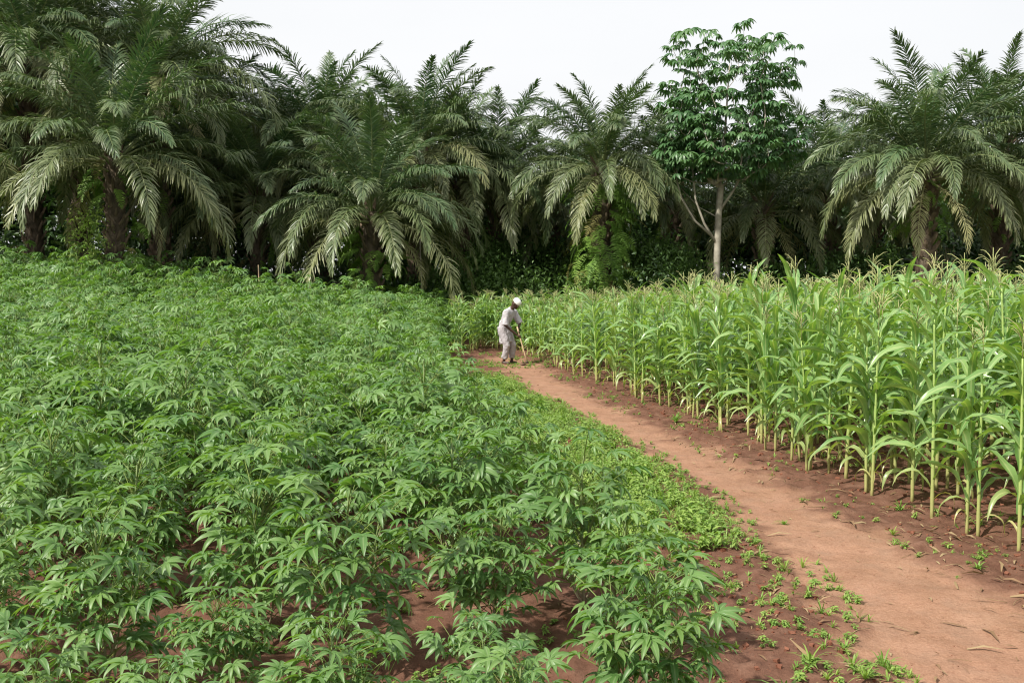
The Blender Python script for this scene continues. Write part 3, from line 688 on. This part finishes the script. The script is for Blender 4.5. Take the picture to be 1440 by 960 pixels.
for i, a in enumerate([(51, 7.5, 3.4, 1.2, 1250, .29, 11), (52, 9.5, 3.6, 1.6, 1500, .29, 11), (53, 13.0, 4.4, 2.2, 1900, .30, 11)]):
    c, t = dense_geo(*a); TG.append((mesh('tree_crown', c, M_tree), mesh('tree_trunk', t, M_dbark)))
def bgtree(px, D, kind, sc, lab, rz):
    e = empty('broadleaf_tree', (PX(px, D), D, float(H(PX(px, D), D))), rz, sc); props(e, lab, 'tree', 'dark trees behind the palms')
    link('trunk', TG[kind][1], e); props(link('crown', TG[kind][0], e), kind='stuff')
BT = [(-60, 44, 2, 1.0, 'dark leafy tree at the left picture edge behind the palms'), (70, 47, 2, 1.15, 'tall dark tree behind the upper left palms'),
 (215, 45, 2, 1.0, 'dark tree filling the gap behind the tallest left palm'), (310, 44, 1, .95, 'bushy dark tree left of the dip between palm groups'),
 (395, 49, 1, .95, 'dark tree below the dip between the left and middle palm groups'), (520, 44, 1, 1.05, 'rounded leafy tree showing its top between the middle palms'),
 (600, 48, 1, .95, 'dark tree behind the right side of the middle palm group'), (690, 50, 0, 1.05, 'dark tree behind the shaded palm left of the sky gap'),
 (770, 52, 0, .85, 'low dark tree below the gap of sky in the middle'), (850, 51, 1, .9, 'dark tree behind the fern-hung palm'),
 (935, 48, 1, .85, 'dark tree behind the dim palm left of the umbrella-leaved tree'), (1050, 45, 1, .82, 'dark tree close behind the umbrella-leaved tree'),
 (1140, 50, 1, .9, 'dark tree left of the largest right palm'), (1230, 52, 0, 1.0, 'dark tree low behind the left fronds of the largest right palm'),
 (1330, 50, 1, .88, 'dark tree between the two right palms'), (1440, 46, 0, 1.1, 'dark tree at the right picture edge behind the palms'), (1560, 44, 1, 1.0, 'dark tree past the right picture edge')]
rs = random.Random(2)
for px, D, k, s, lab in BT: bgtree(px, D, k, s, lab, rs.uniform(0, 6))
# -- undergrowth closing the wood's foot, and the lighter shrubs one can tell apart
rng = np.random.default_rng(61); UC = [cluster(rng, 12, .27, .38) for _ in range(5)]; UF = [cluster(rng, 26, .15, .34) for _ in range(5)]; ug = []
for i in range(3600):
    D = rng.uniform(40, 56); x = rng.uniform(-.66, .62) * D; top = 2.4 + 2.8 * float(vn(x, D, .35, 12)) + (1.6 if x < -8 else 0); z = top * rng.random() ** .7 + .7 * float(H(x, 34))
    ug.append(UC[rng.integers(0, 5)].moved(mat4((x, D, z), (rng.normal(0, .3), rng.normal(0, .3), rng.uniform(0, 6)), rng.uniform(.8, 1.5)), rng.random()))
ug2 = []
for i in range(1700):
    D = rng.uniform(35.8, 40); x = rng.uniform(-.6, .6) * D; top = 1.2 + 1.9 * float(vn(x, D, .6, 14)); z = top * rng.random() ** .6 + float(H(x, D))
    (ug2 if -4 < x < 14 and float(vn(x, D, .5, 15)) > .38 else ug).append(UF[rng.integers(0, 5)].moved(mat4((x, D, z), (rng.normal(0, .3), rng.normal(0, .3), rng.uniform(0, 6)), rng.uniform(.7, 1.2)), rng.random()))
for i in range(1000):
    D = rng.uniform(41, 50); x = rng.uniform(-.70, -.22) * D; z = 6.0 * rng.random() ** .8 + .7
    ug.append(UC[rng.integers(0, 5)].moved(mat4((x, D, z), (rng.normal(0, .3), rng.normal(0, .3), rng.uniform(0, 6)), rng.uniform(.9, 1.6)), rng.random()))
props(link('green_undergrowth', mesh('green_undergrowth', join(ug2), M_shrub)), 'lighter green bushes and saplings under the palms behind the man and the maize', 'undergrowth', kind='stuff')
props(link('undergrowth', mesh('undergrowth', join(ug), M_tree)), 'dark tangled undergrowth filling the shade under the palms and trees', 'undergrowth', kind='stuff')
SG = []
for i, a in enumerate([(71, 2.6, 1.3, .4, 420, .13, 18, .22), (72, 3.4, 1.2, .5, 460, .12, 18, .2)]):
    c, t = dense_geo(*a); SG.append((mesh('shrub_leaves', c, M_shrub), mesh('shrub_stem', t, M_dbark)))
for px, D, k, s, lab in [(925, 38.5, 1, 1.1, 'light green shrub right of the fern-hung palm trunk'), (880, 37.8, 0, .85, 'low green shrub at the foot of the fern-hung palm'), (700, 40, 1, 1.1, 'green shrub in the shade behind the man'),
     (755, 39, 0, .8, 'low shrub in the dark gap left of the fern-hung palm'), (610, 38, 0, .95, 'low shrub right of the low front palm'), (1150, 38.5, 0, .85, 'dim shrub behind the maize below the right palms'), (410, 38, 0, .8, 'dim shrub left of the low front palm'), (1415, 37.5, 0, 1.0, 'shrub behind the maize at the right picture edge'), (670, 38.5, 0, 1.15, 'leafy green shrub behind the maize row left of the man'), (735, 41.5, 1, 1.25, 'tall light shrub in the middle gap under the patch of open sky'), (800, 40, 0, 1.1, 'shrub just left of the fern-hung palm trunk'),
     (1105, 39, 0, 1.1, 'green shrub right of the umbrella-leaved tree trunk'), (1200, 39.5, 1, 1.0, 'green shrub left of the largest right palm trunk'), (1240, 37.5, 0, .9, 'low shrub at the left foot of the largest right palm'), (560, 40, 1, 1.1, 'green shrub right behind the low front palm'), (1010, 38, 0, .8, 'low shrub at the foot of the umbrella-leaved tree'),
     (975, 40, 0, 1.0, 'green shrub just left of the umbrella-leaved tree trunk')]:
    x = PX(px, D); e = empty('shrub', (x, D, 0), rs.uniform(0, 6), s); props(e, lab, 'shrub', 'shrubs at the foot of the trees')
    link('stem', SG[k][1], e); props(link('foliage', SG[k][0], e), kind='stuff')
# -- climbing vine, bare sapling, stake
x, D = PX(128, 31.8), 31.8; e = empty('climbing_vine', (x, D, float(H(x, D)))); props(e, 'pale green climbing vine hanging on the trunk of the low left palm', 'vine')
vt = []; rng = np.random.default_rng(81); vc = [cluster(rng, 10, .11, .12) for _ in range(3)]
for i in range(150): z = 3.4 * rng.random(); w = .5 - .1 * z; vt.append(vc[i % 3].moved(mat4((rng.normal(0, w), rng.normal(0, w), z), (0, 0, rng.uniform(0, 6)), 1), rng.random(), .15))
link('stem', mesh('vine_stem', tube([(0, 0, -.1), (.1, 0, 1.2), (-.1, 0, 2.4), (.05, 0, 3.4)], .015, 5), M_dbark), e); props(link('leaves', mesh('vine_leaves', join(vt), M_weed), e), kind='stuff')
x, D = PX(592, 36), 36; o = link('sapling_trunk', mesh('sapling_trunk', tube([(0, 0, -.1), (.03, 0, 1.5), (-.02, 0, 3), (0, 0, 4.2)], [.035, .03, .025, .02], 6), M_bark)); o.location = (x, D, 0)
props(o, 'thin bare pale stem standing right of the low front palm', 'sapling')
x, D = PX(365, 31), 31; o = link('wooden_stake', mesh('stake', tube([(0, 0, -.1), (.01, 0, 1), (-.02, 0, 2.15)], [.016, .015, .013], 6, noise=.08, rng=rng), M_wood)); o.location = (x, D, float(H(x, D)))
props(o, 'thin pale stake sticking up from the cassava against the dark trees', 'stake')
x, D = PX(1318, 34), 34; ts = []
for i in range(70):
    a = rng.uniform(0, 6.28); r = rng.uniform(0, .5); l = rng.uniform(1.9, 3.1); p = np.array([r * math.cos(a), r * math.sin(a), 0]); d_ = np.array([math.cos(a), math.sin(a), 0]) * rng.uniform(.1, .6)
    ts.append(tube([p, p + d_ * .4 + [0, 0, l * .5], p + d_ + [0, 0, l]], [.012, .009, .003], 3, cap=False))
o = link('dry_grass_clump', mesh('dry_grass', join(ts), M_stub)); o.location = (x, D, 0); props(o, 'clump of tall dry brown stalks at the foot of the largest right palm', 'dry grass', kind='stuff')

# ------------------------------------------------------------------ weeds, litter, clods
rng = np.random.default_rng(91)
def weed(rng, h, nl, L):
    ts = []
    for b in range(rng.integers(2, 5)):
        az = rng.uniform(0, 6.28); le = rng.uniform(.1, .9); P = [np.zeros(3)]
        for i in range(3): P.append(P[-1] + h / 3 * np.array([math.cos(az) * math.sin(le), math.sin(az) * math.sin(le), math.cos(le)]))
        ts.append(tube(P, [.0022, .002, .0018, .0012], 3, cap=False))
        for j in range(nl):
            f = rng.uniform(.2, 1) * 3; i = min(2, int(f)); p = P[i] + (P[i + 1] - P[i]) * (f - i)
            ts.append(leaf_tpl(L * rng.uniform(.6, 1.2), L * .2, 2, .5).moved(mat4(p, (rng.normal(0, .3), rng.uniform(-.7, .3), rng.uniform(0, 6.28))), rng.random() * .3))
    return join(ts)
def blades(rng, n, L, w=.004):
    ts = []
    for i in range(n):
        az = rng.uniform(0, 6.28); e0 = rng.uniform(.5, 1.4); l = L * rng.uniform(.5, 1.1); d_ = np.array([math.cos(az), math.sin(az), 0]); s = np.linspace(0, 1, 4)
        P = np.array([d_ * l * math.cos(e0) * t + np.array([0, 0, l * (math.sin(e0) * t - .45 * t * t)]) for t in s]); ts.append(strip(P, np.array([-d_[1], d_[0], 0]), w * np.array([1, 1, .8, .1])))
    return join(ts)
WD = [weed(rng, rng.uniform(.10, .17), 7, .055) for _ in range(6)]; CR = [weed(rng, .05, 5, .035) for _ in range(4)]; BL = [blades(rng, 9, .10) for _ in range(4)]; GB = [blades(rng, 14, .20, .0045) for _ in range(5)]
def place(ts, x, y, s, rng, dz=0): return ts[rng.integers(0, len(ts))].moved(mat4((x, y, float(H(x, y)) + dz), (0, 0, rng.uniform(0, 6.28)), s), rng.random())
w = []; n = 0
while n < 2700:                                            # lush strip between cassava and path
    y = 8.1 + 13.5 * rng.random() ** 1.25; l_ = float(cassX(y)) - .1; r_ = float(pathL(y)) + .02 + .10 * (float(vn(0, y, 1.6, 21)) - .5); x = rng.uniform(l_, r_)
    e_ = sst(7.9, 9.3, y) * sst(0, .12, r_ - x); 
    if rng.random() < .25 + .75 * e_: w.append(place(WD if rng.random() < .6 else GB, x, y, (.45 + .65 * float(sst(0, .45, r_ - x))) * rng.uniform(.8, 1.25), rng)); n += 1
props(link('weed_strip', mesh('weed_strip', join(w), M_weed)), 'lush strip of bright green low weeds between the cassava and the path', 'weeds', kind='stuff')
w = []; n = 0
while n < 1900:                                            # sparse creeping weeds on the verges
    side_ = rng.random(); y = 4.6 + 22 * rng.random() ** 1.7
    if side_ < .6: x = float(pathL(y)) + rng.uniform(-.95, .22)
    else: x = float(pathR(y)) + rng.uniform(-.1, float(maizeX(y)) - float(pathR(y)) + .6)
    dens = float(vn(x, y, 1.5, 31)) * .6 + float(vn(x, y, 4.5, 32)) * .4
    if side_ < .6: thr = .46 if y < 9 else .35
    else: thr = .50
    if dens > thr and x > float(cassX(y)) + .1: w.append(place(CR if rng.random() < .62 else (BL if rng.random() < .8 else GB), x, y, rng.uniform(.45, 1.1), rng)); n += 1
for i in range(260):
    y = rng.uniform(24.0, 28.8); x = rng.uniform(-.9, 1.0)
    if float(vn(x, y, 1.2, 35)) > .45: w.append(place(CR, x, y, rng.uniform(.6, 1.3), rng))
for i in range(500):
    y = rng.uniform(4.2, 9); x = rng.uniform(-.55 * y, .9)
    if float(vn(x, y, 1.4, 41)) > .5: w.append(place(CR, x, y, rng.uniform(.5, 1.1), rng))
props(link('creeping_weeds', mesh('creeping_weeds', join(w), M_weed)), 'sparse creeping weeds scattered over the red verges of the path', 'weeds', kind='stuff')
def bigtuft(rng, n, L, w): return blades(rng, n, L, w)
for x, y, lab, L, nb in [(1.40, 5.35, 'grass tuft with upright blades at the bottom edge, left of the path', .24, 12), (3.15, 8.7, 'small grass tuft on the bare verge right of the path', .14, 16),
       (2.35, 15.2, 'spreading pale weed clump at the foot of the maize right of the path', .28, 40), (2.35, 9.1, 'flat grass tuft on the left edge of the path', .12, 16), (3.35, 7.55, 'flat weedy tuft on the right edge of the path near the camera', .13, 18)]:
    props_o = link('grass_tuft', mesh('grass_tuft', bigtuft(rng, nb, L, .006), M_weed)); props_o.location = (x, y, float(H(x, y))); props(props_o, lab, 'grass tuft')
lt = [strip([(0, 0, 0), (.04, .005, .012), (.09, 0, .004)], np.array([0, 1., 0]), [.004, .009, .002]), strip([(0, 0, 0), (.1, .01, .02), (.22, 0, .006)], np.array([0, 1., .2]), [.006, .012, .002]), tube([(0, 0, 0), (.06, .01, .008), (.13, 0, .004)], .0022, 3)]
w = []
for i in range(3400):
    y = 4.3 + 24 * rng.random() ** 1.6; k = rng.random()
    if k < .50: x = float(pathR(y)) + rng.uniform(-.15, 2.2)
    elif k < .70: x = float(pathL(y)) - rng.uniform(-.1, 1.1)
    elif k < .76: x = rng.uniform(float(pathL(y)), float(pathR(y)))
    else: x = rng.uniform(-.5 * y, .9)
    tpl = lt[rng.choice([0, 0, 0, 1, 2])]
    w.append(tpl.moved(mat4((x, y, float(H(x, y)) + .006), (rng.normal(0, .2), rng.normal(0, .12), rng.uniform(0, 6.28)), rng.uniform(.45, 1.1)), rng.random(), 0 if rng.random() < .7 else .8))
props(link('leaf_litter', mesh('leaf_litter', join(w), M_litter)), 'dry leaf and straw scraps scattered over the red soil beside the path', 'leaf litter', kind='stuff')
def clod(rng):
    v = unit(np.array([(a, b, c) for a in (-1, 1) for b in (-1, 1) for c in (-1, 1)], float)) * rng.uniform(.6, 1.2, (8, 1)); v[:, 2] *= .6
    f = np.array([[0, 1, 3, 2], [4, 6, 7, 5], [0, 4, 5, 1], [2, 3, 7, 6], [0, 2, 6, 4], [1, 5, 7, 3]]); return T(v, f.ravel(), np.full(6, 4))
CD = [clod(rng) for _ in range(6)]; w = []
for i in range(10000):
    y = 4.2 + 24 * rng.random() ** 1.8; k = rng.random()
    if k < .6: x = float(pathR(y)) + .12 + 2.4 * rng.random() ** .8
    elif k < .75: x = float(pathL(y)) - .05 - rng.random() * .9
    elif k < .80: x = rng.uniform(float(pathL(y)), float(pathR(y)))
    else: x = rng.uniform(-.5 * y, .9)
    s_ = .006 + .030 * rng.random() ** 3.2 if k < .75 or k >= .8 else rng.uniform(.003, .006)
    w.append(CD[i % 6].moved(mat4((x, y, float(H(x, y)) + s_ * .2), (rng.uniform(-.4, .4), 0, rng.uniform(0, 6.28)), s_)))
props(link('soil_clods', mesh('soil_clods', join(w), M_clod, False)), 'crumbs and clods of red soil on the field edges', 'soil clods', kind='stuff')

# ------------------------------------------------------------------ the man and his hoe
MX, MY = -.10, 25.4; MZ = float(H(MX, MY)); YAW = R(-28)
man = empty('person', (MX, MY, MZ), YAW); props(man, 'person in a white cap and loose grey clothes bending over a hoe', 'person')
def remesh(o, vox, sm=4):
    m = o.modifiers.new('r', 'REMESH'); m.mode = 'VOXEL'; m.voxel_size = vox; m.use_smooth_shade = True
    s = o.modifiers.new('s', 'SMOOTH'); s.iterations = sm; s.factor = .5
A = np.array
body = []
# legs, pelvis, torso, neck
hipN, hipF = A([-.10, -.09, .84]), A([-.08, .10, .84])
knN, knF = A([.02, -.10, .44]), A([.06, .12, .44]); anN, anF = A([-.05, -.10, .08]), A([.04, .13, .08])
for hp, kn, an in ((hipN, knN, anN), (hipF, knF, anF)):
    body.append(tube([hp, (hp + kn) / 2, kn, (kn + an) / 2 + [-.015, 0, .03], an], [.085, .072, .052, .050, .034], 10))
    body.append(blob(an + [-.025, 0, -.035], (.036, .033, .042))); body.append(tube([an + [-.03, 0, -.045], an + [.05, 0, -.05], an + [.13, 0, -.062]], [[.034, .036], [.042, .03], [.046, .017]], 10))
    for t_ in range(5): body.append(tube([an + [.12, (t_ - 2) * .017, -.062], an + [.155 + .012 * (2 - abs(t_ - 1)), (t_ - 2) * .018, -.068]], .0095, 6))
body.append(tube([A([-.09, 0, .80]), A([-.10, 0, .92]), A([-.05, 0, 1.06]), A([.03, 0, 1.20]), A([.085, 0, 1.29])], [[.15, .11], [.145, .105], [.15, .11], [.17, .11], [.08, .07]], 14))
body.append(tube([A([.07, 0, 1.26]), A([.13, 0, 1.35]), A([.165, 0, 1.40])], [.062, .055, .052], 10))
hr = Euler((0, R(48), 0)).to_matrix(); HR = np.array(hr); hc = A([.215, 0, 1.435])
def hp_(x, y, z): return hc + HR @ A([x, y, z])
body.append(blob(hc, (.098, .076, .115), 16, 12, HR)); body.append(blob(hp_(.035, 0, -.055), (.060, .055, .062), 12, 8, HR))      # skull, jaw
body.append(tube([hp_(.092, 0, .012), hp_(.104, 0, -.012), hp_(.112, 0, -.030)], [.009, .013, .017], 8))                                    # nose
body.append(tube([hp_(.088, -.024, -.060), hp_(.098, 0, -.058), hp_(.088, .024, -.060)], .010, 6)); body.append(tube([hp_(.084, -.022, -.075), hp_(.094, 0, -.075), hp_(.084, .022, -.075)], .010, 6))
for s_ in (-1, 1):
    body.append(blob(hp_(-.005, s_ * .080, -.01), (.020, .010, .032), 8, 6, HR)); body.append(tube([hp_(.083, s_ * .012, .028), hp_(.086, s_ * .04, .030)], .010, 6))
# arms and hands closed on the handle
hA, hB = A([.36, .02, .0]), None
top_, bot_ = A([.285, -.01, .80]), A([.53, -.01, .035])
def on(t): return top_ + (bot_ - top_) * t
hax = unit(bot_ - top_)
for shj, el_, t, s_ in ((A([.055, -.19, 1.215]), A([.055, -.235, .94]), .17, -1), (A([.075, .19, 1.215]), A([.20, .24, .97]), .04, 1)):
    wr = on(t) + A([-.05, s_ * .045, .035])
    body.append(tube([shj + [-.03, -s_ * .09, .02], shj, (shj + el_) / 2, el_, (el_ + wr) / 2, wr], [.07, .062, .046, .037, .034, .024], 10))
    palm_c = on(t) + A([-.022, s_ * .028, .012]); body.append(tube([wr, palm_c, palm_c + hax * .02 + A([.01, 0, 0])], [[.024, .020], [.040, .018], [.036, .016]], 8))
    side_v = unit(A([-.2, s_ * 1.0, 0])); fwd = unit(np.cross(side_v, hax)); fwd = fwd * np.sign(fwd[0])
    for f_ in range(5):                                   # four fingers wrap one way, the thumb the other
        c = on(t) + hax * (.034 - f_ * .021 if f_ < 4 else -.045); sg = 1 if f_ < 4 else -1; rr = .024; arc = [0, 55, 110, 165, 205 - 10 * f_] if f_ < 4 else [20, 60, 100]
        if f_ == 4: c = c + hax * .01
        pts = [c + rr * (side_v * math.cos(R(a_)) + fwd * sg * math.sin(R(a_)) * (1 if f_ < 4 else -1) * (1 if f_ < 4 else 1)) for a_ in arc]
        body.append(tube(pts, np.linspace(.0092, .0072, len(pts)), 6))
bo = link('body', mesh('body', join(body), M_skin), man); remesh(bo, .0085, 2)
# eyes
for s_ in (-1, 1): link('eye', mesh('eye', blob(hp_(.084, s_ * .028, .012), (.008, .011, .009), 8, 6, HR), M_cap), man)
# tunic with sleeves
tun = [tube([A([.12, 0, 1.325]), A([.085, 0, 1.29]), A([.04, 0, 1.22]), A([-.02, 0, 1.10]), A([-.075, 0, .98]), A([-.10, 0, .86]), A([-.09, 0, .74]), A([-.065, .01, .60]), A([-.04, .01, .50])],
     [[.075, .065], [.12, .085], [.185, .112], [.175, .12], [.162, .122], [.165, .13], [.172, .140], [.170, .145], [.168, .15]], 20)]
for shj, el_, s_ in ((A([.055, -.19, 1.215]), A([.055, -.235, .94]), -1), (A([.075, .19, 1.215]), A([.20, .24, .97]), 1)):
    v = el_ - shj; tun.append(tube([shj + [-.03, -s_ * .11, .02], shj + [0, s_ * .01, .012], shj + v * .35, shj + v * .75, shj + v * 1.0], [.09, .085, .078, .076, .080], 12))
tn = link('tunic', mesh('tunic', join(tun), M_cloth), man); remesh(tn, .011, 5)
tx = bpy.data.textures.new('folds', 'CLOUDS'); tx.noise_scale = .10
dm = tn.modifiers.new('d', 'DISPLACE'); dm.texture = tx; dm.strength = .035; dm.mid_level = .5; dm.texture_coords = 'LOCAL'
tr = []
for hp, kn, an in ((hipN, knN, anN), (hipF, knF, anF)):
    tr.append(tube([hp + [0, 0, .05], hp + [0, 0, -.05], (hp + kn) / 2, kn + [.01, 0, 0], (kn + an) / 2, an + [0, 0, .06]], [.115, .115, .102, .086, .074, .072], 14))
tro = link('trousers', mesh('trousers', join(tr), M_cloth2), man); remesh(tro, .011, 4)
dm = tro.modifiers.new('d', 'DISPLACE'); dm.texture = tx; dm.strength = .035; dm.mid_level = .5; dm.texture_coords = 'LOCAL'
# rounded cloth cap
cp = []; th = np.linspace(0, 2 * PI, 20, endpoint=False); rows_ = []
for zz_, rr_ in ((.018, 1.0), (.035, 1.06), (.075, 1.04), (.105, .90), (.122, .62), (.130, .25), (.131, .03)):
    rows_.append([hp_(.104 * rr_ * math.cos(a_) - .012, .083 * rr_ * math.sin(a_), zz_ + .015) for a_ in th])
g_ = grid(A(rows_), wrap=True); link('cap', mesh('cap', g_, M_cap), man).modifiers.new('s', 'SOLIDIFY').thickness = .004
# hoe: rests in the hands, a thing of its own
hoe = empty('hoe', (MX, MY, MZ), YAW); props(hoe, 'long-handled hoe held by the man, its dark blade on the ground', 'hoe')
link('handle', mesh('hoe_handle', tube([top_ - hax * .10, on(.3), on(.7), bot_], [.0165, .015, .0155, .019], 9), M_wood), hoe)
bl = []
bx_ = bot_ + A([.0, 0, -.005]); sv = A([0, 1.0, 0])
Pb = [bot_ + A([.03, 0, .015]), bot_ + A([-.03, 0, .0]), bot_ + A([-.10, 0, -.022]), bot_ + A([-.16, 0, -.03])]
up_ = strip(Pb, sv, [.04, .08, .10, .105]); link('blade', mesh('hoe_blade', up_, M_iron), hoe).modifiers.new('s', 'SOLIDIFY').thickness = .005
link('socket', mesh('hoe_socket', tube([bot_ - hax * .07, bot_ + A([0, 0, .0])], [.021, .026], 9), M_iron), hoe)
print('objects', len(bpy.data.objects), 'tris', sum(sum(len(p.vertices) - 2 for p in m.polygons) if len(m.polygons) < 3000 else int(len(m.loops) - 2 * len(m.polygons)) for m in bpy.data.meshes))
